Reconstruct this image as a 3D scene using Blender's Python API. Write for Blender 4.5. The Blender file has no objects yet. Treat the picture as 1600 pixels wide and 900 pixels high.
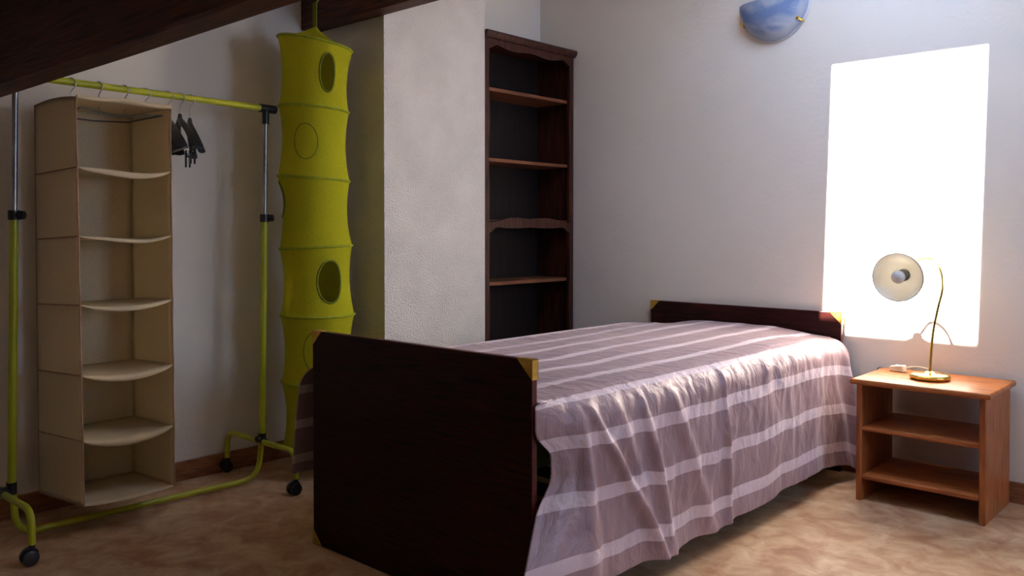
import bpy, bmesh, math, random
from mathutils import Vector, Matrix, noise
S=bpy.context.scene; C=S.collection
PI=math.pi
random.seed(4)
# ------------------------------------------------------------ camera, sky, sun, exposure
YAW=math.radians(42.5); PITCH=math.radians(1.2); F=1332.0
cd=bpy.data.cameras.new('camera'); cam=bpy.data.objects.new('camera',cd); C.objects.link(cam)
cam.location=(0,0,1.05); cam.rotation_euler=(PI/2-PITCH,0,YAW)
cd.sensor_width=36; cd.lens=F/1600*36; cd.shift_y=-(450-387.9)/1600; cd.clip_start=.05
S.camera=cam
SUN=Vector((.05,-1.0,1.5)).normalized()          # direction towards the sun
w=bpy.data.worlds.new('sky'); S.world=w; w.use_nodes=True
bg=w.node_tree.nodes['Background']; bg.inputs[0].default_value=(.53,.69,1,1); bg.inputs[1].default_value=11.0
sd=bpy.data.lights.new('sun','SUN'); sd.energy=85; sd.angle=math.radians(.53); sd.color=(1,.92,.84)
so=bpy.data.objects.new('sun',sd); C.objects.link(so); so.rotation_euler=SUN.to_track_quat('Z','Y').to_euler(); so.location=(0,0,6)
S.view_settings.view_transform='Standard'; S.view_settings.look='None'; S.view_settings.gamma=1
S.view_settings.exposure=0.42; S.view_settings.use_curve_mapping=False

# ------------------------------------------------------------ materials
def lin(c):
    return tuple((v/12.92 if v<=.04045 else ((v+.055)/1.055)**2.4) for v in [x/255 for x in c])+(1,)
def base(name,rough=.6,spec=.3,metal=0):
    m=bpy.data.materials.new(name); m.use_nodes=True; b=m.node_tree.nodes['Principled BSDF']
    b.inputs['Roughness'].default_value=rough; b.inputs['Specular IOR Level'].default_value=spec; b.inputs['Metallic'].default_value=metal
    return m,m.node_tree,b
def mat(name,c1,c2=None,scale=8,stretch=(1,1,1),rough=.6,spec=.3,metal=0,bump=0,bscale=60,dist=.002,detail=4,lo=.35,hi=.65,bdetail=2):
    m,t,b=base(name,rough,spec,metal); N=t.nodes; L=t.links
    tc=N.new('ShaderNodeTexCoord'); mp=N.new('ShaderNodeMapping'); mp.inputs['Scale'].default_value=stretch
    L.new(tc.outputs['Object'],mp.inputs[0])
    nz=N.new('ShaderNodeTexNoise'); nz.inputs['Scale'].default_value=scale; nz.inputs['Detail'].default_value=detail; L.new(mp.outputs[0],nz.inputs['Vector'])
    r=N.new('ShaderNodeValToRGB'); r.color_ramp.elements[0].position=lo; r.color_ramp.elements[1].position=hi
    r.color_ramp.elements[0].color=lin(c1); r.color_ramp.elements[1].color=lin(c2 or c1)
    L.new(nz.outputs['Fac'],r.inputs[0]); L.new(r.outputs[0],b.inputs['Base Color'])
    if bump:
        n2=N.new('ShaderNodeTexNoise'); n2.inputs['Scale'].default_value=bscale; n2.inputs['Detail'].default_value=bdetail; L.new(mp.outputs[0],n2.inputs['Vector'])
        bp=N.new('ShaderNodeBump'); bp.inputs['Strength'].default_value=bump; bp.inputs['Distance'].default_value=dist
        L.new(n2.outputs['Fac'],bp.inputs['Height']); L.new(bp.outputs[0],b.inputs['Normal'])
    return m
M={}
M['plaster']=mat('smooth_plaster',(229,220,208),(235,226,215),2,rough=.85,spec=.1,bump=.35,bscale=55,dist=.003)
M['stucco']=mat('rough_stucco',(206,197,188),(216,207,198),5,rough=.9,spec=.1,bump=1.0,bscale=130,dist=.008,bdetail=4)
def floor_mat():
    m,t,b=base('marbled_vinyl',.42,.3); N=t.nodes; L=t.links
    tc=N.new('ShaderNodeTexCoord')
    a=N.new('ShaderNodeTexNoise'); a.inputs['Scale'].default_value=8; a.inputs['Detail'].default_value=8; a.inputs['Distortion'].default_value=.7; a.inputs['Roughness'].default_value=.62
    c=N.new('ShaderNodeTexNoise'); c.inputs['Scale'].default_value=16; c.inputs['Detail'].default_value=5; c.inputs['Distortion'].default_value=1
    for n in (a,c): L.new(tc.outputs['Object'],n.inputs['Vector'])
    r=N.new('ShaderNodeValToRGB'); e=r.color_ramp.elements
    e[0].position=.33; e[0].color=lin((172,124,90)); e[1].position=.68; e[1].color=lin((218,186,150))
    x=e.new(.5); x.color=lin((197,158,122))
    r2=N.new('ShaderNodeValToRGB'); r2.color_ramp.elements[0].position=.4; r2.color_ramp.elements[0].color=(.87,.82,.79,1); r2.color_ramp.elements[1].position=.62; r2.color_ramp.elements[1].color=(1,1,1,1)
    mx=N.new('ShaderNodeMixRGB'); mx.blend_type='MULTIPLY'; mx.inputs[0].default_value=.8
    L.new(a.outputs['Fac'],r.inputs[0]); L.new(c.outputs['Fac'],r2.inputs[0]); L.new(r.outputs[0],mx.inputs[1]); L.new(r2.outputs[0],mx.inputs[2]); L.new(mx.outputs[0],b.inputs['Base Color'])
    return m
M['floor']=floor_mat()
M['beam']=mat('old_dark_beam_wood',(44,20,13),(92,48,30),9,(.6,9,9),rough=.55,bump=.4,bscale=14,dist=.004)
M['boards']=mat('dark_unseen_wall_boards',(46,26,18),(70,42,28),6,(1,8,8),rough=.7)  # for the unseen front wall only, added dark to lower bounced light
M['skirting']=mat('brown_skirting_wood',(128,82,54),(158,104,70),8,(2,2,14),rough=.5)
M['mahogany']=mat('dark_mahogany',(25,8,7),(56,19,16),7,(1,6,16),rough=.42,spec=.14,bump=.15,bscale=18,dist=.001)
M['edge']=mat('reddish_board_edge',(74,26,20),(92,34,26),10,rough=.4)
M['walnut']=mat('dark_walnut',(40,17,11),(76,37,23),7,(9,9,.8),rough=.5,bump=.15,bscale=12,dist=.001)
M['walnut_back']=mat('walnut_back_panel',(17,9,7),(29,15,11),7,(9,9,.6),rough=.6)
M['shelfwood']=mat('lighter_walnut_shelf',(96,56,36),(124,76,48),7,(9,1,9),rough=.5)
M['pine']=mat('stained_pine',(150,84,42),(192,118,64),6,(1.2,12,12),rough=.42,spec=.3,bump=.1,bscale=10,dist=.001)
M['pineV']=mat('stained_pine_upright',(130,70,34),(172,100,52),6,(12,12,1.2),rough=.42,spec=.3)
M['brass']=mat('polished_brass',(226,190,90),(240,206,110),5,rough=.18,metal=1)
M['oldbrass']=mat('matt_brass',(196,152,58),(220,178,84),30,rough=.4,metal=.7,spec=.5)
M['chrome']=mat('chrome_pipe',(150,148,150),(168,166,168),5,rough=.36,metal=1)
M['wire']=mat('bright_wire',(196,196,200),(210,210,212),5,rough=.3,metal=1)
M['darkwire']=mat('dull_wire',(70,68,62),(84,82,74),5,rough=.5,metal=.6)
M['lime']=mat('lime_paint',(168,170,30),(180,182,38),6,rough=.32,spec=.45)
M['black']=mat('black_plastic',(18,18,20),(28,27,28),12,rough=.35,spec=.5)
M['greyplastic']=mat('grey_brown_plastic',(58,54,50),(70,66,60),12,rough=.4)
M['mattress']=mat('pale_green_ticking',(150,176,120),(166,190,136),20,rough=.9)
M['cream']=mat('cream_plastic',(226,222,196),(232,228,206),12,rough=.4)
M['socket']=mat('grey_socket',(120,122,122),(140,140,140),12,rough=.45)
M['bulb']=mat('frosted_bulb',(206,206,204),(214,214,212),8,rough=.25,spec=.5)
M['darkvoid']=mat('underbed_slats',(50,36,28),(66,48,36),8,rough=.7)
def cloth(name,c1,c2,trans=.35,scale=160,clear=0,rough=.85):
    m=mat(name,c1,c2,scale,rough=rough,spec=.1,bump=.25,bscale=260,dist=.001)
    t=m.node_tree; N=t.nodes; L=t.links; b=N['Principled BSDF']; o=N['Material Output']
    tr=N.new('ShaderNodeBsdfTranslucent'); src=b.inputs['Base Color'].links[0].from_socket; L.new(src,tr.inputs['Color'])
    mx=N.new('ShaderNodeMixShader'); mx.inputs[0].default_value=trans; L.new(b.outputs[0],mx.inputs[1]); L.new(tr.outputs[0],mx.inputs[2])
    out=mx
    if clear:
        tp=N.new('ShaderNodeBsdfTransparent'); m2=N.new('ShaderNodeMixShader'); m2.inputs[0].default_value=clear
        L.new(mx.outputs[0],m2.inputs[1]); L.new(tp.outputs[0],m2.inputs[2]); out=m2
    L.new(out.outputs[0],o.inputs['Surface']); return m
M['shade']=cloth('cream_opal_shade',(236,234,226),(240,238,231),.25,rough=.35)
M['canvas']=cloth('beige_canvas',(230,212,178),(239,223,190),.3)
M['piping']=mat('canvas_piping',(170,132,104),(184,146,118),60,rough=.8)
M['mesh']=cloth('lime_mesh_fabric',(202,198,40),(213,209,52),.45,clear=.18)
M['meshrim']=mat('lime_rim_tape',(138,146,22),(154,162,28),60,rough=.7)
M['meshdark']=mat('olive_seam_tape',(104,112,22),(116,124,26),60,rough=.8)
def spread_mat():
    m,t,b=base('lilac_satin_stripe',.38,.35); N=t.nodes; L=t.links
    uv=N.new('ShaderNodeUVMap'); sp=N.new('ShaderNodeSeparateXYZ'); L.new(uv.outputs[0],sp.inputs[0])
    def math_(op,a,v=None,s=None):
        n=N.new('ShaderNodeMath'); n.operation=op; L.new(a,n.inputs[0])
        if v is not None: n.inputs[1].default_value=v
        if s is not None: L.new(s,n.inputs[1])
        return n.outputs[0]
    u=math_('MULTIPLY',sp.outputs[0],1/.158); fr=math_('FRACT',math_('ADD',u,50.38)); d=math_('ABSOLUTE',math_('SUBTRACT',fr,.5))
    band=math_('LESS_THAN',d,.125)
    # thin weave lines inside a band
    ln=math_('SINE',math_('MULTIPLY',sp.outputs[0],900)); ln=math_('MULTIPLY_ADD',ln,.03); 
    mx=N.new('ShaderNodeMixRGB'); mx.inputs[1].default_value=lin((160,131,136)); mx.inputs[2].default_value=lin((212,190,196)); L.new(band,mx.inputs[0])
    L.new(mx.outputs[0],b.inputs['Base Color'])
    rr=N.new('ShaderNodeMapRange'); L.new(band,rr.inputs[0]); rr.inputs[3].default_value=.38; rr.inputs[4].default_value=.55; L.new(rr.outputs[0],b.inputs['Roughness'])
    b.inputs['Sheen Weight'].default_value=.2; b.inputs['Sheen Roughness'].default_value=.4
    b.inputs['Metallic'].default_value=.05
    nz=N.new('ShaderNodeTexNoise'); nz.inputs['Scale'].default_value=9; nz.inputs['Detail'].default_value=5; nz.inputs['Distortion'].default_value=.6
    mp=N.new('ShaderNodeMapping'); mp.inputs['Scale'].default_value=(1.7,3.0,1); L.new(uv.outputs[0],mp.inputs[0]); L.new(mp.outputs[0],nz.inputs['Vector'])
    bp=N.new('ShaderNodeBump'); bp.inputs['Strength'].default_value=.4; bp.inputs['Distance'].default_value=.02; L.new(nz.outputs['Fac'],bp.inputs['Height']); L.new(bp.outputs[0],b.inputs['Normal'])
    return m
M['spread']=spread_mat()
cxs,czs,Rs=-1.770,2.092,.167      # centre and radius of the wall light
def alabaster():
    m,t,b=base('blue_alabaster_glass',.25,.5); N=t.nodes; L=t.links
    tc=N.new('ShaderNodeTexCoord'); nz=N.new('ShaderNodeTexNoise'); nz.inputs['Scale'].default_value=4.5; nz.inputs['Distortion'].default_value=2.2; nz.inputs['Detail'].default_value=4
    L.new(tc.outputs['Object'],nz.inputs['Vector'])
    r=N.new('ShaderNodeValToRGB'); e=r.color_ramp.elements; e[0].position=.40; e[0].color=lin((134,158,200)); e[1].position=.62; e[1].color=lin((196,204,216))
    L.new(nz.outputs['Fac'],r.inputs[0])
    mp=N.new('ShaderNodeMapping'); mp.inputs['Location'].default_value=(-cxs,0,-czs); mp.inputs['Scale'].default_value=(1,0,1); L.new(tc.outputs['Object'],mp.inputs[0])
    ln=N.new('ShaderNodeVectorMath'); ln.operation='LENGTH'; L.new(mp.outputs[0],ln.inputs[0])
    mr=N.new('ShaderNodeMapRange'); mr.inputs[1].default_value=Rs*.84; mr.inputs[2].default_value=Rs*.95; L.new(ln.outputs['Value'],mr.inputs[0])
    fx_=N.new('ShaderNodeMixRGB'); fx_.inputs[2].default_value=lin((186,196,216)); L.new(mr.outputs[0],fx_.inputs[0]); L.new(r.outputs[0],fx_.inputs[1]); r=fx_
    L.new(r.outputs[0],b.inputs['Base Color'])
    tr=N.new('ShaderNodeBsdfTranslucent'); L.new(r.outputs[0],tr.inputs['Color']); mx=N.new('ShaderNodeMixShader'); mx.inputs[0].default_value=.35
    L.new(b.outputs[0],mx.inputs[1]); L.new(tr.outputs[0],mx.inputs[2]); L.new(mx.outputs[0],N['Material Output'].inputs['Surface'])
    return m
M['alabaster']=alabaster()
M['frost']=mat('frosted_rim_glass',(196,202,214),(206,212,222),10,rough=.3)
def glass():
    m,t,b=base('clear_pane'); N=t.nodes; L=t.links
    tp=N.new('ShaderNodeBsdfTransparent'); tp.inputs[0].default_value=(.96,.98,1,1); g=N.new('ShaderNodeBsdfGlossy'); g.inputs['Roughness'].default_value=.02
    mx=N.new('ShaderNodeMixShader'); mx.inputs[0].default_value=.05; L.new(tp.outputs[0],mx.inputs[1]); L.new(g.outputs[0],mx.inputs[2]); L.new(mx.outputs[0],N['Material Output'].inputs['Surface']); return m
M['glass']=glass()
M['whitepaint']=mat('white_paint',(228,228,226),(236,236,234),8,rough=.4)

# ------------------------------------------------------------ mesh helpers
def newbm(): return bmesh.new()
def obj(name,bm,m,parent=None,smooth=True,bevel=0,angle=40):
    bmesh.ops.recalc_face_normals(bm,faces=bm.faces)
    me=bpy.data.meshes.new(name); bm.to_mesh(me); bm.free()
    o=bpy.data.objects.new(name,me); C.objects.link(o)
    for k in (m if isinstance(m,list) else [m]): me.materials.append(M[k])
    if smooth:
        me.polygons.foreach_set('use_smooth',[True]*len(me.polygons))
        me.set_sharp_from_angle(angle=math.radians(angle))
    if bevel:
        b=o.modifiers.new('bevel','BEVEL'); b.width=bevel; b.segments=2; b.limit_method='ANGLE'
    if parent:
        o.parent=parent; bpy.context.view_layer.update(); o.matrix_parent_inverse=parent_world(parent).inverted()
    return o
def parent_world(p):
    m=p.matrix_basis.copy()
    if p.parent: m=parent_world(p.parent)@p.matrix_parent_inverse@m
    return m
def tag(o,label=None,cat=None,group=None,kind=None):
    for k,v in (('label',label),('category',cat),('group',group),('kind',kind)):
        if v: o[k]=v
    return o
def thing(name,label,cat,loc=(0,0,0),group=None):
    o=bpy.data.objects.new(name,None); C.objects.link(o); o.location=loc; o.empty_display_size=.1
    return tag(o,label,cat,group)
def box(bm,x0,x1,y0,y1,z0,z1):
    v=[bm.verts.new(p) for p in ((x0,y0,z0),(x1,y0,z0),(x1,y1,z0),(x0,y1,z0),(x0,y0,z1),(x1,y0,z1),(x1,y1,z1),(x0,y1,z1))]
    for f in ((3,2,1,0),(4,5,6,7),(0,1,5,4),(1,2,6,5),(2,3,7,6),(3,0,4,7)): bm.faces.new([v[i] for i in f])
    return bm
def bx(*a): return box(newbm(),*a)
def smoothpath(pts,sub=6):
    P=[Vector(p) for p in pts]; out=[]
    for i in range(len(P)-1):
        p0=P[max(i-1,0)]; p1=P[i]; p2=P[i+1]; p3=P[min(i+2,len(P)-1)]
        for k in range(sub):
            t=k/sub
            out.append(.5*((2*p1)+(-p0+p2)*t+(2*p0-5*p1+4*p2-p3)*t*t+(-p0+3*p1-3*p2+p3)*t**3))
    out.append(P[-1]); return out
def fillet(pts,r,n=6):
    P=[Vector(p) for p in pts]; out=[P[0]]
    for i in range(1,len(P)-1):
        a=(P[i-1]-P[i]); b=(P[i+1]-P[i]); rr=min(r,a.length*.49,b.length*.49); a.normalize(); b.normalize()
        A=P[i]+a*rr; B=P[i]+b*rr
        for k in range(n+1):
            t=k/n; out.append(A*(1-t)**2+P[i]*2*t*(1-t)+B*t*t)
    out.append(P[-1]); return out
def tube(bm,pts,r,seg=12,cap=True,closed=False):
    P=[Vector(p) for p in pts]; n=len(P); rings=[]
    T=[]
    for i in range(n):
        if closed: t=P[(i+1)%n]-P[i-1]
        else: t=P[min(i+1,n-1)]-P[max(i-1,0)]
        T.append(t.normalized())
    ref=Vector((0,0,1)) if abs(T[0].z)<.9 else Vector((1,0,0))
    nrm=(ref-T[0]*ref.dot(T[0])).normalized()
    for i in range(n):
        nrm=(nrm-T[i]*nrm.dot(T[i])).normalized(); bi=T[i].cross(nrm)
        rr=r[i] if isinstance(r,(list,tuple)) else r
        rings.append([bm.verts.new(P[i]+(nrm*math.cos(2*PI*k/seg)+bi*math.sin(2*PI*k/seg))*rr) for k in range(seg)])
    m=n if closed else n-1
    for i in range(m):
        a=rings[i]; b=rings[(i+1)%n]
        for k in range(seg): bm.faces.new((a[k],a[(k+1)%seg],b[(k+1)%seg],b[k]))
    if cap and not closed: bm.faces.new(rings[0][::-1]); bm.faces.new(rings[-1])
    return bm
def tb(pts,r,**k): return tube(newbm(),pts,r,**k)
def lathe(bm,prof,seg=32,origin=(0,0,0),axis=(0,0,1),closed=False):
    q=Vector((0,0,1)).rotation_difference(Vector(axis).normalized()); O=Vector(origin); rings=[]
    for r,z in prof:
        if r<1e-6: rings.append([bm.verts.new(O+q@Vector((0,0,z)))])
        else: rings.append([bm.verts.new(O+q@Vector((r*math.cos(2*PI*k/seg),r*math.sin(2*PI*k/seg),z))) for k in range(seg)])
    m=len(rings) if closed else len(rings)-1
    for i in range(m):
        a=rings[i]; b=rings[(i+1)%len(rings)]
        for k in range(seg):
            k2=(k+1)%seg
            if len(a)==1 and len(b)==1: continue
            if len(a)==1: bm.faces.new((a[0],b[k],b[k2]))
            elif len(b)==1: bm.faces.new((a[k],a[k2],b[0]))
            else: bm.faces.new((a[k],a[k2],b[k2],b[k]))
    return bm
def prism(bm,poly,f0,f1):
    """poly of 2D points, f0/f1 map (a,b) to 3D for the two faces"""
    A=[bm.verts.new(f0(*p)) for p in poly]; B=[bm.verts.new(f1(*p)) for p in poly]
    bm.faces.new(A[::-1]); bm.faces.new(B); n=len(poly)
    for i in range(n): bm.faces.new((A[i],A[(i+1)%n],B[(i+1)%n],B[i]))
    return bm
def sstep(a,b,x):
    t=max(0,min(1,(x-a)/(b-a))); return t*t*(3-2*t)

# ------------------------------------------------------------ the room
XL,YB,XR,YF=-3.43,3.72,1.6,-1.3
def roof(y): return 1.45+.363*y
tag(obj('floor',bx(XL-.1,XR+.1,YF-.1,YB+.1,-.1,0),'floor'),kind='structure')
def wallprism(x0,x1): # wall in the YZ plane under the slope
    b=newbm(); poly=[(YF-.1,-.1),(YB+.1,-.1),(YB+.1,roof(YB+.1)+.05),(YF-.1,roof(YF-.1)+.05)]
    return prism(b,poly,lambda y,z:(x0,y,z),lambda y,z:(x1,y,z))
tag(obj('wall_left',wallprism(XL-.12,XL),'plaster'),kind='structure')
WA,WB,ZA,ZB=2.45,3.35,.85,1.95      # casement window in the right-hand wall
def wall_right():
    b=newbm(); e=lambda pts: prism(b,pts,lambda y,z:(XR,y,z),lambda y,z:(XR+.12,y,z))
    e([(YF-.1,-.1),(WA,-.1),(WA,roof(WA)+.05),(YF-.1,roof(YF-.1)+.05)])
    e([(WB,-.1),(YB+.1,-.1),(YB+.1,roof(YB+.1)+.05),(WB,roof(WB)+.05)])
    e([(WA,-.1),(WB,-.1),(WB,ZA),(WA,ZA)]); e([(WA,ZB),(WB,ZB),(WB,roof(WB)+.05),(WA,roof(WA)+.05)])
    return b
tag(obj('wall_right',wall_right(),'plaster',smooth=False),kind='structure')
w2=bpy.data.objects.new('window_2',None); C.objects.link(w2); w2.location=(XR+.06,(WA+WB)/2,ZA); w2['kind']='structure'
b=newbm()
for y0,y1,z0,z1 in ((WA,WA+.05,ZA,ZB),(WB-.05,WB,ZA,ZB),(WA+.05,WB-.05,ZA,ZA+.05),(WA+.05,WB-.05,ZB-.05,ZB),((WA+WB)/2-.03,(WA+WB)/2+.03,ZA+.05,ZB-.05)): box(b,XR+.05,XR+.09,y0,y1,z0,z1)
obj('window_frame',b,'whitepaint',w2,smooth=False)
obj('pane',bx(XR+.068,XR+.072,WA+.04,WB-.04,ZA+.04,ZB-.04),'glass',w2,smooth=False)
pl=bpy.data.lights.new('side_window_portal','AREA'); pl.shape='RECTANGLE'; pl.size=ZB-ZA; pl.size_y=WB-WA; pl.cycles.is_portal=True
po=bpy.data.objects.new('side_window_portal',pl); C.objects.link(po); po.location=(XR+.125,(WA+WB)/2,(ZA+ZB)/2); po.rotation_euler=(0,PI/2,0)
tag(obj('wall_back',bx(XL,XR,YB,YB+.12,-.05,roof(YB)+.05),'plaster'),kind='structure')
tag(obj('wall_front',bx(XL,XR,YF-.12,YF,-.05,roof(YF)+.04),'boards'),kind='structure')  # out of view; dark boarding added to keep the footboard and beam dim
tag(obj('wall_alcove',bx(XL-.01,-3.19,3.0,YB+.01,-.05,roof(3.0)+.28),'plaster'),kind='structure')
tag(obj('wall_column',bx(XL-.01,-2.93,2.372,3.0,-.05,roof(2.9)+.1),'stucco'),kind='structure')
# sloping ceiling with a roof window opening
m_=1.5; a_=.05
def hit(x,z):
    d=(z-roof(YB))/(-.363-m_); return x+a_*d, YB-d
WX0=hit(-1.52,1.1)[0]; WX1=hit(-.905,1.1)[0]; WY1=hit(0,1.772)[1]; WY0=hit(0,.555)[1]
def ceil():
    b=newbm(); th=.03
    def slab(x0,x1,y0,y1):
        poly=[(y0,roof(y0)),(y1,roof(y1)),(y1,roof(y1)+th),(y0,roof(y0)+th)]
        prism(b,poly,lambda y,z:(x0,y,z),lambda y,z:(x1,y,z))
    slab(XL-.1,WX0,YF-.1,YB+.1); slab(WX1,XR+.1,YF-.1,YB+.1); slab(WX0,WX1,YF-.1,WY0); slab(WX0,WX1,WY1,YB+.1)
    return b
tag(obj('ceiling',ceil(),'plaster',smooth=False),kind='structure')
wn=thing('window_1',None,None,((WX0+WX1)/2,(WY0+WY1)/2,roof((WY0+WY1)/2)+.04)); wn['kind']='structure'
def wframe():
    b=newbm(); t=.05
    for x0,x1,y0,y1 in ((WX0-t,WX0,WY0-t,WY1+t),(WX1,WX1+t,WY0-t,WY1+t),(WX0,WX1,WY0-t,WY0),(WX0,WX1,WY1,WY1+t)):
        prism(b,[(y0,roof(y0)+.031),(y1,roof(y1)+.031),(y1,roof(y1)+.05),(y0,roof(y0)+.05)],lambda y,z:(x0,y,z),lambda y,z:(x1,y,z))
    return b
obj('window_frame',wframe(),'whitepaint',wn,smooth=False)
obj('pane',prism(newbm(),[(WY0-.02,roof(WY0-.02)+.052),(WY1+.02,roof(WY1+.02)+.052),(WY1+.02,roof(WY1+.02)+.056),(WY0-.02,roof(WY0-.02)+.056)],lambda y,z:(WX0-.02,y,z),lambda y,z:(WX1+.02,y,z)),'glass',wn,smooth=False)
# daylight portal in the roof window opening (guides sky sampling only)
pl=bpy.data.lights.new('roof_window_portal','AREA'); pl.shape='RECTANGLE'; pl.size=WX1-WX0; pl.size_y=math.hypot(WY1-WY0,.363*(WY1-WY0)); pl.cycles.is_portal=True
po=bpy.data.objects.new('roof_window_portal',pl); C.objects.link(po); po.location=((WX0+WX1)/2,(WY0+WY1)/2,roof((WY0+WY1)/2)+.062); po.rotation_euler=(math.atan(.363),0,0)
# skirting boards
def skirt(name,x0,x1,y0,y1):
    b=bx(x0,x1,y0,y1,0,.082); return tag(obj(name,b,'skirting',bevel=.004),kind='structure')
skirt('baseboard_left',XL,XL+.014,YF,2.372)
skirt('baseboard_back',-3.19,XR,YB-.014,YB)
skirt('baseboard_column',-2.93,-2.916,2.372,2.96)
skirt('baseboard_right',XR-.014,XR,YF,YB-.014)
# purlin beams across the room
def beam(name,y0,y1,z0,z1,x0=XL,x1=XR):
    b=newbm(); n=40; rows=[]
    for i in range(n+1):
        x=x0+(x1-x0)*i/n; w1=.006*noise.noise(Vector((x*1.3,y0,1))); w2=.006*noise.noise(Vector((x*1.1,y0,7)))
        rows.append([b.verts.new(p) for p in ((x,y0+w1,z0+w2),(x,y1,z0+w2*.6),(x,y1,z1),(x,y0+w1,z1))])
    for i in range(n):
        for k in range(4): b.faces.new((rows[i][k],rows[i][(k+1)%4],rows[i+1][(k+1)%4],rows[i+1][k]))
    b.faces.new(rows[0]); b.faces.new(rows[-1][::-1])
    return tag(obj(name,b,'beam',bevel=.006,angle=30),kind='structure')
beam('trim_1',.872,.952,1.492,roof(.87)+.02)
beam('trim_2',2.285,2.371,1.982,roof(2.285)+.02)

# ------------------------------------------------------------ bed
bed=thing('single_bed','dark mahogany single bed with brass-capped corners and a tall footboard, head against the back wall','bed',(-1.92,2.67,0))
BX0,BX1=-2.412,-1.438
def board(name,y0,y1,z0,z1,right_x=BX1):
    o=obj(name,bx(BX0,right_x,y0,y1,z0,z1),['mahogany'],bed,bevel=.003)
    o.data.materials.append(M['edge'])
    for p in o.data.polygons:
        if abs(p.normal.x)>.9 or p.normal.z>.9: p.material_index=1
    return o
fb=board('footboard',1.645,1.667,.0,.716)
hb=board('headboard',3.680,3.702,.0,.694)
def corner_cap(parent,x,z,sx,sz,y0,y1,s=.052):
    t=.0015; b=newbm()
    prism(b,[(x+sx*t,z+sz*t),(x-sx*s,z+sz*t),(x+sx*t,z-sz*s)],lambda a,c:(a,y0-t,c),lambda a,c:(a,y0,c))
    prism(b,[(x+sx*t,z+sz*t),(x-sx*s,z+sz*t),(x+sx*t,z-sz*s)],lambda a,c:(a,y1,c),lambda a,c:(a,y1+t,c))
    xs=sorted((x,x+sx*t)); zs=sorted((z+sz*t,z-sz*s)); box(b,xs[0],xs[1],y0-t,y1+t,zs[0],zs[1])
    xs=sorted((x+sx*t,x-sx*s)); zs=sorted((z,z+sz*t)); box(b,xs[0],xs[1],y0-t,y1+t,zs[0],zs[1])
    for (px,pz) in ((.010,.010),(.034,.009),(.009,.034)):
        lathe(b,[(0,.0012),(.0018,.0008),(.0026,0)],8,(x-sx*px,y0-t,z-sz*pz),(0,-1,0))
    o=obj('corner_cap',b,'oldbrass',parent,smooth=False); o['label']='brass corner cap with small rivets'; return o
for p,y0,y1,z in ((fb,1.645,1.667,.716),(hb,3.680,3.702,.694)):
    corner_cap(p,BX0,z,-1,1,y0,y1); corner_cap(p,BX1,z,1,1,y0,y1)
corner_cap(fb,BX0,.0022,-1,-1,1.645,1.667,.05); corner_cap(fb,BX1,.0022,1,-1,1.645,1.667,.05)
for x0 in (BX0+.012,BX1-.034):
    obj('side_rail',bx(x0,x0+.022,1.667,3.68,.19,.33),'mahogany',bed,bevel=.003)
b=newbm()
for k in range(13): box(b,BX0+.034,BX1-.034,1.74+k*.15,1.81+k*.15,.27,.285)
obj('slats',b,'darkvoid',bed,bevel=.002)
b=newbm(); box(b,BX0-.006,BX1-.14,1.675,3.672,.36,.585)
o=obj('mattress',b,'mattress',bed,bevel=0); md=o.modifiers.new('b','BEVEL'); md.width=.035; md.segments=4; o['label']='pale green mattress'

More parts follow.
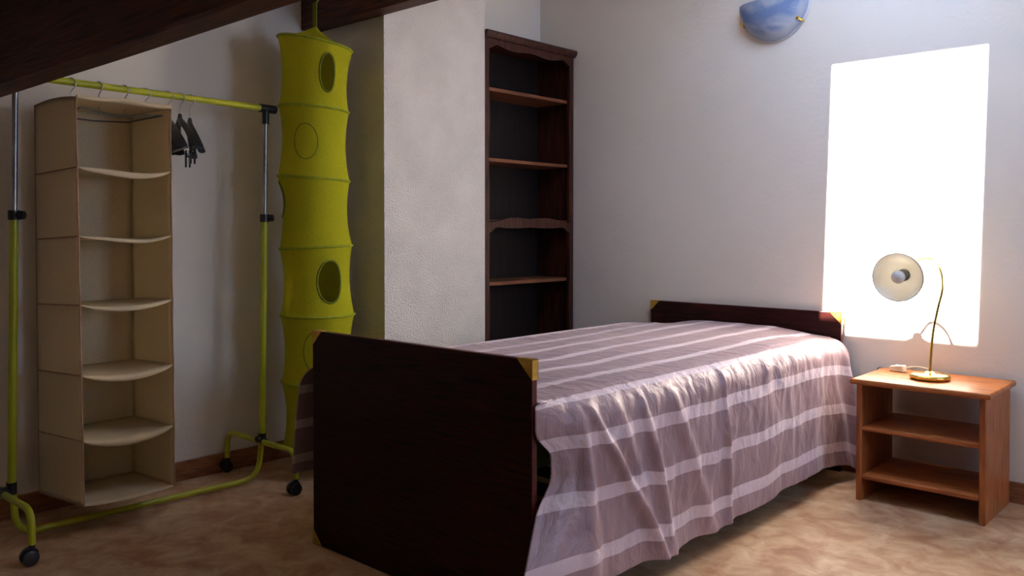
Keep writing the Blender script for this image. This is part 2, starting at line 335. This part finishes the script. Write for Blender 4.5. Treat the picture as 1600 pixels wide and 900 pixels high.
# ------------------------------------------------------------ bedspread
def bedspread():
    xl,xr=-2.425,-1.405; ztop=.607
    NU_top,NS=110,120; NV=300; L=2.0
    bm=newbm(); uvl=bm.loops.layers.uv.new('UVMap')
    drop=.56; rad=.075
    def prof(s,side,v,Y):
        """s = distance beyond the shoulder start, returns outward x offset and z drop"""
        arc=rad*PI/2
        if s<arc: a=s/rad; return rad*math.sin(a),rad*(1-math.cos(a))
        return rad, rad+(s-arc)
    grid=[]
    half=(xr-xl)/2; cx=(xl+xr)/2; flat=half-rad
    U=[]
    tot=flat+drop
    nU=2*(46)+2*NS
    for i in range(-46-NS,46+NS+1):
        if abs(i)<=46: u=flat*i/46
        else: u=math.copysign(flat+drop*(abs(i)-46)/NS,i)
        U.append(u)
    def N(x,y,z=0): return noise.noise(Vector((x,y,z)))
    # folds on the visible (right) side: (v at the shoulder, v at the hem, height, width)
    FOLDS=[(.060,.235,.026,.012,1),(.065,.070,.020,.014,1),(.0,.020,.02,.022,1),(.135,.225,.018,.016,.9),(.20,.265,.028,.013,1),(.27,.40,.016,.016,.8),
           (.45,.455,.022,.008,1),(.57,.60,.006,.022,.6),(.70,.70,.007,.025,.6),(.82,.80,.008,.022,.6),(.90,.945,.016,.018,.8),(.965,1.0,.026,.014,1)]
    for j in range(NV+1):
        v=j/NV; row=[]
        for u in U:
            au=abs(u); sg=1 if u>=0 else -1
            s=au-flat
            Y=1.674+v*(3.664-1.674)
            if s<=0:
                x=cx+u; z=ztop+.006*N(x*3,Y*2.2,3)+.004*N(x*9,Y*5,5)+.012*sstep(.2,.9,v)*math.sin(PI*(.5+u/flat/2))-.006
                # ridges running from the shoulder onto the top
                edge=sstep(.25,0,-s)
                z+=edge*.004*N(x*4,Y*28,1)
                # soft shoulder towards the head
                z-=.02*sstep(.86,1,v)*sstep(flat-.28,flat,au)
            else:
                ox,dz=prof(s,sg,v,Y); t=s/drop
                x=cx+sg*(flat+ox); z=ztop-.006-dz-.02*sstep(.86,1,v)
                tt=sstep(.02,.6,t)
                if sg>0:
                    Yf=0; fo=0
                    for (va,vb,h,wd,_) in FOLDS:
                        c=va+(vb-va)*t; w_=wd*(.55+.8*t)
                        g=math.exp(-((v-c)/w_)**2); fo+=h*g*(.25+.9*tt)*(1-.35*t)
                    fo+=sstep(0,.12,t)*(.012*(1-.6*t)*N(Y*15+t,t*4,2)+.005*N(Y*34+t*3,t*5,4)*(1-t*.7))+.012*t*N(Y*4,t*1.2,12)
                    fo+=.010*tt*N(Y*6,t*1.5,9)
                    flare=.028*t+.018*t*sstep(.35,0,v)
                    x+=fo+flare
                    # foot edge: tucked, then swinging out past the footboard
                    eg=sstep(.09,0,v)
                    Y+=eg*(-.026*sstep(0,.06,t)*sstep(.34,.20,t)+.030*sstep(.24,.36,t)*sstep(.62,.46,t)-.150*sstep(.42,1,t))
                    x+=eg*(.012*sstep(.2,.6,t)+.03*sstep(.45,1,t))-eg*.008*math.sin(min(t/.45,1)*PI)
                    e2=sstep(.075,0,v)
                    xe=-1.431+.006*sstep(.2,.4,t)+.050*sstep(.5,.95,t)
                    if t>0: x=x*(1-e2)+xe*e2
                    # head corner: fans a little outwards
                    x+=sstep(.9,1,v)*.03*t
                    if v>.93 : z-=.03*sstep(.93,1,v)*t
                    z+=.012*t*math.sin(v*9+1)+.004*tt*math.sin(v*41)
                    z+=.02*t*sstep(.3,0,v)-.0*t
                else:
                    x-=.055*sstep(0,.3,t)+.050*t+.010*tt*(1+math.sin(Y*19))+.01*tt*N(Y*5,t,8)
                    z+=.12*t; Y-=.022*sstep(0,.3,t)*sstep(.2,0,v)
            row.append(bm.verts.new((x,Y,max(z,.012))))
        grid.append(row)
    n=len(U)
    for j in range(NV):
        for i in range(n-1):
            f=bm.faces.new((grid[j][i],grid[j][i+1],grid[j+1][i+1],grid[j+1][i]))
            for l,(a,c) in zip(f.loops,((i,j),(i+1,j),(i+1,j+1),(i,j+1))): l[uvl].uv=(U[a]+(.05*sstep(0,.10,U[a]-flat)),c/NV*2.0)
    o=obj('bedspread',bm,'spread',angle=180)
    so_=o.modifiers.new('thick','SOLIDIFY'); so_.thickness=.0025; so_.offset=1
    return tag(o,'lilac satin bedspread with paler woven stripes draped over the bed to the floor','bedspread')
bedspread()

# ------------------------------------------------------------ bookcase in the alcove
bc=thing('bookcase','tall dark walnut bookcase with scalloped frame and empty shelves, in the alcove beside the column','bookcase',(-3.06,3.34,0))
cy0,cy1=3.004,3.704; fx=-2.935; bxk=-3.186; H=2.0
obj('side_panel',bx(bxk,fx-.018,cy0,cy0+.02,0,H),'walnut',bc,bevel=.002)
obj('side_panel',bx(bxk,fx-.018,cy1-.02,cy1,0,H),'walnut',bc,bevel=.002)
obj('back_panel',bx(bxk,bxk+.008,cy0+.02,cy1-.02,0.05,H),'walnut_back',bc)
b=newbm(); box(b,bxk,fx,cy0,cy1,H,H+.018)
prism(b,[(fx-.01,H-.004),(fx+.008,H),(fx+.018,H+.012),(fx+.022,H+.026),(fx+.018,H+.036),(fx-.2,H+.036),(fx-.2,H)],lambda x,z:(x,cy0,z),lambda x,z:(x,cy1+.010,z))
obj('cornice',b,'walnut',bc,bevel=.002)
# face frame with the wavy inner outline: upper opening 1.115-1.96, lower opening .12-1.075
def wavy_frame(z0,z1,head,foot):
    b=newbm(); n=60
    yi0,yi1=cy0+.034,cy1-.034
    inner=[];outer=[]
    def top(t): # scallop under the cornice
        return head*(.006*math.cos(2*PI*t)+.008*math.cos(4*PI*t)-.004)
    for k in range(n+1):
        t=k/n; inner.append((yi0+(yi1-yi0)*t,z1-.03+top(t)-.03*(1-sstep(0,.10,t)) -.03*sstep(.90,1,t))); outer.append((cy0+(cy1-cy0)*t,z1))
    for k in range(1,n):
        t=k/n; z=z1-(z1-z0)*t
        wav=.006*math.sin(t*PI*4)*(1-abs(2*t-1))
        inner.append((yi1+wav,(z1-.05)-(z1-z0-.07)*t)); outer.append((cy1,z))
    for k in range(n+1):
        t=1-k/n; inner.append((yi0+(yi1-yi0)*t,z0+.012-foot*(.010*math.cos(2*PI*t)+.006*math.cos(4*PI*t)))); outer.append((cy0+(cy1-cy0)*t,z0))
    for k in range(1,n):
        t=1-k/n; z=z1-(z1-z0)*t
        wav=.006*math.sin(t*PI*4)*(1-abs(2*t-1))
        inner.append((yi0-wav,(z1-.05)-(z1-z0-.07)*t)); outer.append((cy0,z))
    m=len(inner); F0=[[b.verts.new((x,p[0],p[1])) for p in ring] for x in (fx,fx-.018) for ring in (outer,inner)]
    oF,iF,oB,iB=F0
    for k in range(m):
        q=(k+1)%m
        b.faces.new((oF[k],oF[q],iF[q],iF[k])); b.faces.new((iF[k],iF[q],iB[q],iB[k])); b.faces.new((oB[q],oB[k],iB[k],iB[q])); b.faces.new((oF[q],oF[k],oB[k],oB[q]))
    return b
obj('front_frame',wavy_frame(1.095,2.0,1,1),'walnut',bc,angle=35)
obj('front_frame',wavy_frame(.02,1.095,.35,0),'walnut',bc,angle=35)
for z in (1.764,1.412,.790,.42):
    o=obj('shelf',bx(bxk+.008,fx-.022,cy0+.02,cy1-.02,z-.018,z),['shelfwood'],bc,bevel=.002)
obj('shelf',bx(bxk+.008,fx-.02,cy0+.02,cy1-.02,1.085,1.105),'walnut',bc,bevel=.002)
obj('bottom_panel',bx(bxk+.008,fx-.02,cy0+.02,cy1-.02,.05,.07),'walnut',bc,bevel=.002)

# ------------------------------------------------------------ bedside table
ns=thing('bedside_table','small open pine bedside table with two shelves, right of the bed against the back wall','bedside table',(-1.02,3.5,0))
def rounded_slab(x0,x1,y0,y1,z0,z1,r=.008):
    b=newbm(); pr=[]
    for k in range(7):
        a=-PI/2+PI*k/6; pr.append((r*math.cos(a),(z0+z1)/2+(z1-z0)/2*math.sin(a)))
    rings=[]
    for d,z in pr: rings.append([b.verts.new(p) for p in ((x0-d+r,y0-d+r,z),(x1+d-r,y0-d+r,z),(x1+d-r,y1,z),(x0-d+r,y1,z))])
    for i in range(6):
        for k in range(4): b.faces.new((rings[i][k],rings[i][(k+1)%4],rings[i+1][(k+1)%4],rings[i+1][k]))
    b.faces.new(rings[0][::-1]); b.faces.new(rings[-1]); return b
obj('tabletop',rounded_slab(-1.262,-.772,3.318,3.695,.454,.476),'pine',ns,angle=50)
for x0 in (-1.245,-.812):
    obj('side_panel',bx(x0,x0+.022,3.342,3.69,0,.454),'pineV',ns,bevel=.004)
for z in (.292,.104):
    obj('shelf',rounded_slab(-1.223,-.812,3.345,3.68,z-.02,z,.006),'pine',ns,angle=50)

# ------------------------------------------------------------ bedside lamp
lp=thing('table_lamp','brass bedside lamp on the pine table, round cream shade turned towards the room','lamp',(-1.02,3.50,.476))
bxl,byl=-1.024,3.50; zt=.4765
b=newbm()
prof=[(0,zt),(.066,zt),(.074,zt+.006),(.076,zt+.013),(.070,zt+.020),(.062,zt+.0235),(.020,zt+.026),(.012,zt+.032),(0,zt+.033)]
lathe(b,prof,10,(bxl,byl,0))
obj('lamp_base',b,'brass',lp,angle=25,bevel=.0015)
axis=Vector((.02,-1,-.08)).normalized(); sc=Vector((-1.128,3.44,.868))   # rim centre
R_=.095; dome=[]
for k in range(15):
    a=PI/2*k/14; dome.append((R_*math.cos(a)**.85 if k<14 else 0,-.085*math.sin(a)))
inner=[(r*.97,z+.0025 if z<-.001 else z) for r,z in dome]
b=lathe(newbm(),dome+inner[::-1][1:],48,sc,axis,closed=False)
# close the rim
obj('lamp_shade',b,'shade',lp,angle=60)['label']='round cream enamel shade'
rim=[]
qa=Vector((0,0,1)).rotation_difference(axis)
for k in range(48): rim.append(sc+qa@Vector((R_*.985*math.cos(2*PI*k/48),R_*.985*math.sin(2*PI*k/48),0)))
obj('shade_rim',tb(rim,.0018,seg=8,closed=True),'chrome',lp)
back=sc-axis*.085
b=lathe(newbm(),[(0,-.02),(.019,-.02),(.024,.0),(.024,.022),(.018,.026),(.018,.038),(.014,.040),(0,.040)],24,sc-axis*.085,axis)
obj('lamp_socket',b,'socket',lp,angle=40)['label']='grey bulb socket'
b=newbm(); bp=[(0,.0)]
prof=[(0,.03),(.014,.032),(.015,.045),(.020,.056),(.0245,.068),(.025,.078),(.022,.089),(.013,.098),(0,.101)]
lathe(b,prof,24,sc-axis*.085,axis); obj('light_bulb',b,'bulb',lp,angle=80)['label']='white round bulb'
Z=zt+.03
stem=smoothpath([(bxl,byl,Z-.004),(bxl+.002,byl,.56),(bxl+.010,byl,.66),(bxl+.026,byl+.003,.755),(bxl+.040,byl+.006,.83),(bxl+.030,byl+.014,.895),(bxl-.006,byl+.03,.938),(bxl-.055,byl+.045,.935),(bxl-.09,byl+.038,.90),tuple(back-axis*.015)],8)
n_=len(stem); obj('lamp_stem',tb(stem,[.0056-.0014*min(1,i/(n_*.6)) for i in range(n_)],seg=12),'brass',lp)
cord=smoothpath([(bxl,byl+.066,zt+.008),(bxl-.03,byl+.10,zt+.022),(bxl-.085,byl+.115,zt+.026),(bxl-.125,byl+.11,zt+.018)],6)
obj('power_cord',tb(cord,.0022,seg=8),'cream',lp)
c2=smoothpath([(bxl-.185,byl+.11,zt+.012),(-1.245,3.63,zt+.006),(-1.275,3.655,.47),(-1.295,3.68,.40),(-1.30,3.69,.25),(-1.295,3.69,.12),(-1.26,3.69,.03)],6)
obj('power_cord',tb(c2,.0022,seg=8),'socket',lp)
b=newbm(); prism(b,[(-.032,-.012),(.026,-.014),(.034,-.006),(.034,.006),(.026,.014),(-.032,.012)],lambda x,y:(bxl-.155+x,byl+.11+y*1.3-x*.1,zt+.001),lambda x,y:(bxl-.155+x*.92,byl+.11+y*1.1-x*.1,zt+.024+x*.12))
sw=obj('cord_switch',b,'cream',lp,bevel=.003); sw['label']='cream inline cord switch'
obj('switch_button',bx(bxl-.165,bxl-.145,byl+.104,byl+.116,zt+.022,zt+.027),'whitepaint',sw,bevel=.002)

# ------------------------------------------------------------ wall light
wl=thing('wall_light','half-round blue marbled glass wall light with brass clips, high on the back wall','wall light',(-1.775,YB,2.085))
def bowl():
    b=newbm(); nA,nR=40,14; G=[]; G2=[]
    for i in range(nA+1):
        a=PI+PI*i/nA; r1=[];r2=[]
        for k in range(nR+1):
            r=k/nR; d=.105*math.sqrt(max(0,1-r**2.3))+.004
            r1.append(b.verts.new((cxs+Rs*r*math.cos(a),YB-d,czs+Rs*1.04*r*math.sin(a))))
            r2.append(b.verts.new((cxs+(Rs*r*.975)*math.cos(a),YB-max(d-.006,.0005),czs+(Rs*1.04*r*.975)*math.sin(a))))
        G.append(r1); G2.append(r2)
    for i in range(nA):
        for k in range(nR):
            if k==0:
                b.faces.new((G[i][0],G[i][1],G[i+1][1])) if True else None
                b.faces.new((G2[i][0],G2[i+1][1],G2[i][1]))
            else:
                b.faces.new((G[i][k],G[i][k+1],G[i+1][k+1],G[i+1][k])); b.faces.new((G2[i][k+1],G2[i][k],G2[i+1][k],G2[i+1][k+1]))
        b.faces.new((G[i][nR],G2[i][nR],G2[i+1][nR],G[i+1][nR]))
    for G_ in (0,nA):
        for k in range(nR): b.faces.new((G[G_][k],G2[G_][k],G2[G_][k+1],G[G_][k+1]))
    bmesh.ops.remove_doubles(b,verts=b.verts,dist=.0004)
    return b
obj('glass_shade',bowl(),'alabaster',wl,angle=60)
rimp=[(cxs+(Rs+.0)*math.cos(PI+PI*i/40),YB-.006,czs+(Rs*1.04)*math.sin(PI+PI*i/40)) for i in range(41)]
obj('glass_rim',tb(rimp,[.005]*41,seg=10),'frost',wl)
for ang in (PI+.52,2*PI-.62):
    x=cxs+Rs*.94*math.cos(ang); z=czs+Rs*.97*math.sin(ang)
    b=newbm(); dx,dz=math.cos(ang),math.sin(ang)
    tube(b,[(x+dx*.014,YB-.004,z+dz*.014),(x+dx*.010,YB-.030,z+dz*.010),(x-dx*.004,YB-.044,z-dz*.004)],[.005,.0055,.005],seg=10)
    lathe(b,[(0,.006),(.006,.005),(.008,0),(.006,-.003),(0,-.003)],12,(x+dx*.002,YB-.047,z+dz*.002),(0,-1,0))
    obj('clip',b,'brass',wl)
obj('backplate',bx(cxs-.06,cxs+.06,YB-.012,YB,czs-.10,czs-.02),'whitepaint',wl,bevel=.003)

# ------------------------------------------------------------ clothes rack
rk=thing('clothes_rack','lime green clothes rack on castors along the left wall','clothes rack',(-3.16,1.43,0))
RX=-3.16; YN,YFr=.962,1.905
obj('top_rail',tb([(RX,YN-.03,1.572),(RX,YFr+.075,1.556)],.0125,seg=20),'lime',rk)
LBOT=.022
rail=fillet([(RX,YN+.005,.175),(RX,YN+.012,LBOT+.004),(RX,YFr-.02,LBOT),(RX,YFr-.002,.175)],.13,10)
obj('bottom_rail',tb(rail,.0115,seg=16),'lime',rk)
for Y,dy in ((YN,-.0),(YFr,0)):
    up=obj('upright',tb([(RX,Y,.175),(RX,Y+.018,1.10)],.0135,seg=18),'lime',rk)
    obj('extension_pole',tb([(RX,Y+.018,1.09),(RX,Y+.026,1.535)],.0095,seg=18),'chrome',rk)['label']='chrome telescopic pole'
    b=newbm(); lathe(b,[(.0138,0),(.019,0),(.019,.032),(.0138,.032)],20,(RX,Y+.018,1.085),closed=True)
    tube(b,[(RX+.012,Y+.018,1.101),(RX+.024,Y+.030,1.101)],.006,seg=10); lathe(b,[(0,0),(.013,0),(.015,.006),(.013,.016),(0,.018)],12,(RX+.022,Y+.028,1.101),(1,.9,0))
    obj('height_collar',b,'black',rk)['label']='black clamp collar with knob'
    b=newbm(); zr=1.572-.016*(Y-YN)/1.0
    tube(b,[(RX,Y+.0,zr),(RX,Y+.072,zr-.001)] if Y>1.5 else [(RX,Y-.02,zr),(RX,Y+.055,zr)],.0175,seg=18); tube(b,[(RX,Y+.026,1.492 if Y>1.5 else 1.548),(RX,Y+.026,zr)],.0145,seg=18)
    obj('rail_joint',b,'black',rk)['label']='black plastic T-joint'
    yb=Y-.02 if Y<1.5 else Y
    foot=fillet([(-3.410,yb-.02,.062),(-3.405,yb-.02,.176),(-2.915,yb+.0,.170),(-2.912,yb,.062)],.085,10)
    obj('foot_tube',tb(foot,.0115,seg=16),'lime',rk)
    b=newbm(); tube(b,[(RX-.026,yb-.006,.175),(RX+.026,yb-.006,.175)],.0155,seg=14); lathe(b,[(0,0),(.011,0),(.013,.006),(.011,.014),(0,.014)],10,(RX+.012,Y-.02,.185),(.3,-1,0)); tube(b,[(RX,Y,.165),(RX,Y,.205)],.0165,seg=14)
    obj('foot_joint',b,'black',rk)
    for cx_,cyy in ((-3.410,yb-.02),(-2.912,yb)):
        cs=newbm(); tube(cs,[(cx_,cyy,.052),(cx_,cyy,.068)],.010,seg=12)
        # hood
        hood=[(math.cos(a)*.026,math.sin(a)*.026) for a in [PI*k/10 for k in range(11)]]+[(-.020,0),(.020,0)]
        prism(cs,[(math.cos(PI*k/10)*.027,.030+math.sin(PI*k/10)*.027) for k in range(11)],lambda y,z:(cx_-.006,cyy+y-.008,z),lambda y,z:(cx_+.006,cyy+y-.008,z))
        ca=obj('castor',cs,'black',rk,bevel=.001); ca['label']='black twin-wheel castor'
        for s in (-1,1):
            wb=lathe(newbm(),[(0,-.008),(.018,-.008),(.0235,-.006),(.0245,0),(.0235,.006),(.018,.008),(0,.008)],24,(cx_+s*.0145,cyy-.008,.0245),(1,0,0))
            obj('wheel',wb,'black',ca)

# ------------------------------------------------------------ hanging canvas organiser
OX0,OX1,OY0,OY1=-3.325,-3.000,1.122,1.445
org=thing('hanging_organiser','tall beige canvas hanging organiser with six open shelves on the clothes rack','organiser',(-3.15,1.28,.11))
ZT=1.495; ZL=[1.495,1.262,1.030,.798,.560,.338,.118]
def panel(f,n1,n2,uvs=None):
    b=newbm(); G=[[b.verts.new(f(i/n1,k/n2)) for k in range(n2+1)] for i in range(n1+1)]
    for i in range(n1):
        for k in range(n2): b.faces.new((G[i][k],G[i+1][k],G[i+1][k+1],G[i][k+1]))
    return b
def cellwave(z):
    for a,c in zip(ZL,ZL[1:]):
        if c<=z<=a: return math.sin(PI*(a-z)/(a-c))
    return 0
def side(Y,s):
    def f(t,k):
        z=ZT-(ZT-ZL[-1])*k; w_=cellwave(z); x=OX0+(OX1-OX0)*t
        return (x+.004*w_*(1 if t>.9 else 0)*-1, Y+(-.018*(1-t) if s<0 else 0)+s*(-.010*w_*math.sin(PI*t))+.012*k*(1 if s<0 else .3)*t, z-(.012*(1-t) if k>0 else .0)+.010*math.sin(PI*t)*(1 if k<.03 else 0))
    return f
def solid(o,t=.002):
    m=o.modifiers.new('s','SOLIDIFY'); m.thickness=t; m.offset=0
obj_=obj('side_panel',panel(side(OY0,-1),12,96),'canvas',org,angle=180); solid(obj_)
obj_=obj('side_panel',panel(side(OY1,1),12,96),'canvas',org,angle=180); solid(obj_)
obj_=obj('back_panel',panel(lambda t,k:(OX0-.006*math.sin(PI*t)*cellwave(ZT-(ZT-ZL[-1])*k),OY0+(OY1-OY0)*t,ZT-(ZT-ZL[-1])*k-.012*(k>0)),12,96),'canvas',org,angle=180); solid(obj_)
for n,z in enumerate(ZL):
    sag=[.0,.010,.012,.016,.018,.018,.006][n]
    front=[.006,-.002,.0,.0,.004,.006,.0][n]
    def f(t,k,z=z,sag=sag,n=n):
        y=OY0+(OY1-OY0)*k+.012*(ZT-z)/1.4*(1-k)
        x=OX0+(OX1-OX0)*t
        zz=z-sag*math.sin(PI*k)**.8*(t*.9+.1) -.012*(1-t)*(n>0)+.003*math.sin(k*11+n)*math.sin(PI*t)+(.004 if n<3 else 0)*math.sin(k*6.3)*t
        return (x+.004*math.sin(PI*k)*t,y,zz)
    o=obj('top_panel' if n==0 else 'shelf',panel(f,10,24),'canvas',org,angle=180); solid(o,.004)
    # front hem strip of a shelf
    if n:
        def g(t,k,z=z,n=n,f=f):
            p=f(1,k); hh=[0,.020,.012,.014,.018,.022,.006][n]
            return (p[0]+.0015,p[1],p[2]-hh*t*math.sin(PI*k)**.5+.001)
        h=obj('shelf_hem',panel(g,2,24),'canvas',o,angle=180); solid(h,.002)
# seam piping
for (x,y,s) in ((OX1,OY0,-1),(OX1,OY1,1),(OX0,OY0,-1)):
    pts=[]
    for k in range(61):
        z=ZT-(ZT-ZL[-1])*k/60; t=1 if x==OX1 else 0
        p=side(y,s)(t,k/60); pts.append((p[0]+(.002 if t else -.002),p[1]+s*.001,p[2]))
    obj('piping',tb(pts,.0026,seg=8),'piping',org)
for n,z in enumerate(ZL):
    pts=[]; k_=(ZT-z)/(ZT-ZL[-1])
    for t in range(13):
        p=side(OY0,-1)(t/12,k_); pts.append((p[0],p[1]-.003,p[2]))
    obj('piping',tb(pts,.0024,seg=8),'piping',org)
pts=[]
for k in range(25):
    t=k/24; pts.append((OX1+.004,OY0+(OY1-OY0)*t,ZT+.002-.003*math.sin(t*9)))
obj('top_hem',tb(pts,.007,seg=8),'canvas',org)
# wire frame under the top and its hooks on the rail
b=newbm()
tube(b,[(OX0+.02,OY0+.02,ZT-.03),(OX1-.02,OY0+.02,ZT-.03),(OX1-.05,(OY0+OY1)/2,ZT-.045),(OX1-.02,OY1-.02,ZT-.03),(OX0+.02,OY1-.02,ZT-.03),(OX0+.05,(OY0+OY1)/2,ZT-.04)],.0025,seg=8,closed=True)
obj('wire_frame',b,'darkwire',org)
def hook_pts(y,tw,z0,zr,x=RX,r=.020):
    """wire hook over the rail: opening turned by tw about the vertical"""
    dx,dy=math.cos(tw),math.sin(tw); P=[(0,z0),(0,zr-.034)]
    for k in range(13):
        a=-PI*.35+PI*1.35*k/12+ -.1
        P.append((r*math.cos(a),zr-.0035+r*math.sin(a)))
    return [Vector((x+dx*p,y+dy*p,z)) for p,z in P]
def railz(y): return 1.572-.016*(y-(YN-.06))/1.038
for y,tw in ((1.165,.5),(1.258,.3),(1.35,.35),(1.425,1.0)):
    obj('hook',tb(fillet(hook_pts(y,tw,ZT-.03,railz(y)+.0125-.0135),.01,4),.0021,seg=8),'wire',org)

# ------------------------------------------------------------ black clothes hangers
def hanger(name,label,y,tw,yaw,clips=False,scale=1.0,drop=0.0):
    zr=railz(y)-.001; z0=zr-.075-drop
    t=thing(name,label,'hanger',(RX,y,zr),'hangers on the clothes rack')
    obj('hook',tb(fillet(hook_pts(y,tw,z0,zr),.01,4),.0019,seg=8),'wire',t)
    dx,dy=math.cos(yaw),math.sin(yaw)
    b=newbm()
    # neck
    tube(b,[(RX,y,z0+.012),(RX,y,z0-.002),(RX,y,z0-.03)],[.006,.009,.012],seg=10)
    obj('neck',b,'greyplastic',t)
    n=20; L=.205*scale
    for s in (-1,1):
        b=newbm(); rings=[]
        for k in range(n+1):
            q=k/n; l=s*L*q; zz=z0-.012-.085*q**1.25-.03*q**4; hw=.011+.012*q**2*(1 if not clips else .2); hh=.011*(1-.25*q); fwd=.028*q*q
            ring=[]
            for a in range(10):
                an=2*PI*a/10; ox=math.cos(an)*hw; oz=math.sin(an)*hh
                ring.append(b.verts.new((RX+dx*l-dy*(ox+fwd),y+dy*l+dx*(ox+fwd),zz+oz)))
            rings.append(ring)
        for k in range(n):
            for a in range(10): b.faces.new((rings[k][a],rings[k][(a+1)%10],rings[k+1][(a+1)%10],rings[k+1][a]))
        b.faces.new(rings[0][::-1]); b.faces.new(rings[-1])
        obj('arm',b,'black',t)
    zb=z0-.115
    b=tb([(RX+dx*l,y+dy*l,zb-.01) for l in (-.16*scale,.16*scale)],.0035,seg=8); obj('trouser_bar',b,'wire' if clips else 'black',t)
    if clips:
        for l in (-.14*scale,.135*scale):
            b=newbm()
            for sg in (-1,1):
                prism(b,[(-.014,.022),(.014,.022),(.016,-.03),(.012,-.045),(-.012,-.045),(-.016,-.03)],lambda p,z:(RX+dx*(l+p)-dy*sg*.004,y+dy*(l+p)+dx*sg*.004,zb-.012+z),lambda p,z:(RX+dx*(l+p)-dy*sg*.010,y+dy*(l+p)+dx*sg*.010,zb-.012+z))
            tube(b,[(RX+dx*l-.008*dy,y+dy*l+.008*dx,zb-.01),(RX+dx*l+.008*dy,y+dy*l-.008*dx,zb-.01)],.008,seg=10)
            obj('clip',b,'black',t,bevel=.001)
    return t
hanger('clothes_hanger','black coat hanger touching the canvas organiser, leftmost of three on the lime rail',1.512,.9,-.36,False,.92)
hanger('clothes_hanger','black coat hanger, the middle one of three hanging on the lime rail',1.56,.7,-.24,False,.74,.0)
hanger('clothes_hanger','black trouser hanger with clips, rightmost of three on the lime rail',1.60,1.0,-.38,True,.72,.012)

# ------------------------------------------------------------ hanging mesh tube organiser
NX,NY=-3.085,2.125
net=thing('hanging_mesh_organiser','tall lime green mesh tube organiser with round holes, hanging from the ceiling beam','organiser',(NX,NY,.10))
rtv=Vector((math.cos(YAW),math.sin(YAW),0)); RZ=[1.842,1.565,1.270,.978,.690,.405,.135]
TL=[-.18,-.08,-.07,.05,.00,-.02,0]
RR=[.155,.146,.150,.152,.155,.150,.135]
OF=[0,-.006,-.008,.0,.005,.004,-.006]
def netpt(th,z_idx,f):
    """th: 0 = towards camera-right, -PI/2 = facing the camera; f in 0..1 down segment z_idx"""
    i=z_idx; r=(RR[i]*(1-f)+RR[i+1]*f)-.017*math.sin(PI*f)**.8
    z=RZ[i]*(1-f)+RZ[i+1]*f; tl=TL[i]*(1-f)+TL[i+1]*f; of=OF[i]*(1-f)+OF[i+1]*f
    d=Vector((math.cos(th)*rtv.x-math.sin(th)*rtv.y, math.cos(th)*rtv.y+math.sin(th)*rtv.x,0))
    return Vector((NX,NY,0))+rtv*of+d*r+Vector((0,0,z+tl*RR[i]*math.cos(th)*1.0))
HOLES=[(-.95,.46,.036,.082,1),(-1.60,.50,.055,.073,0),(-2.85,.32,.06,.07,1),(-.95,.50,.056,.088,1),(-1.35,.50,.062,.085,0),None]
for i in range(6):
    b=newbm(); nT,nF=96,44; h=HOLES[i]; hz=RZ[i]-RZ[i+1]; G=[]
    for k in range(nF+1):
        row=[]
        for a in range(nT):
            th=-PI+2*PI*a/nT; f=k/nF
            if h:
                du=(((th-h[0]+PI)%(2*PI))-PI)*.145; dv=(f-h[1])*hz; e=math.hypot(du/h[2],dv/h[3])
                if .72<e<1.25:      # pull near vertices to the hole outline
                    pass
            row.append(b.verts.new(netpt(th,i,f)))
        G.append(row)
    for k in range(nF):
        for a in range(nT):
            if h:
                th=-PI+2*PI*(a+.5)/nT; f=(k+.5)/nF; du=(((th-h[0]+PI)%(2*PI))-PI)*.145; dv=(f-h[1])*hz
                if h[4] and math.hypot(du/h[2],dv/h[3])<1.0: continue
            b.faces.new((G[k][a],G[k][(a+1)%nT],G[k+1][(a+1)%nT],G[k+1][a]))
    o=obj('mesh_segment',b,'mesh',net,angle=180); solid(o,.0012)
    if h:
        pts=[]
        for k in range(40):
            a=2*PI*k/40; th=h[0]+math.cos(a)*h[2]/.145; f=h[1]+math.sin(a)*h[3]/hz
            pts.append(netpt(th,i,max(0.02,min(.98,f))))
        obj('hole_rim',tb(pts,.0042 if h[4] else .0022,seg=8,closed=True),'meshdark',o)
for i in range(7):
    pts=[netpt(-PI+2*PI*k/64,min(i,5),0 if i<6 else 1)+Vector((0,0,0)) for k in range(64)]
    obj('ring',tb(pts,.0055,seg=8,closed=True),'meshrim',net)
    # fabric floor of every compartment
    if i:
        b=newbm(); c=b.verts.new(sum((Vector(p) for p in pts),Vector())/64-Vector((0,0,.008))); vs=[b.verts.new(p) for p in pts]
        for k in range(64): b.faces.new((c,vs[k],vs[(k+1)%64]))
        obj('compartment_floor',b,'mesh',net,angle=180)
# cone top and strap
top=[netpt(-PI+2*PI*k/64,0,0) for k in range(64)]; apex=Vector((NX-.002,NY+.0,1.918))
b=newbm(); prev=None
for q in range(9):
    t=q/8; s=(1-t)**1.0; cur=[]
    for p in top:
        P=p.lerp(apex,t); P.z=p.z*(1-t)+apex.z*t-.010*math.sin(PI*t)*1.0
        d=P-Vector((apex.x,apex.y,P.z)); 
        if d.length<.012: P=Vector((apex.x,apex.y,P.z))+(d.normalized() if d.length>1e-6 else Vector((1,0,0)))*.012
        cur.append(b.verts.new(P))
    if prev:
        for k in range(64): b.faces.new((prev[k],prev[(k+1)%64],cur[(k+1)%64],cur[k]))
    prev=cur
obj('cone_top',b,'mesh',net,angle=180)
b=newbm(); box(b,NX-.014,NX+.012,NY-.002,NY+.002,1.905,2.02)
tube(b,[(NX,NY,2.012),(NX,NY+.03,2.05),(NX,2.2,2.065),(NX,2.290,2.065)],.004,seg=8)
obj('hanging_strap',b,'meshdark',net)['label']='olive hanging loop over a hook in the beam'
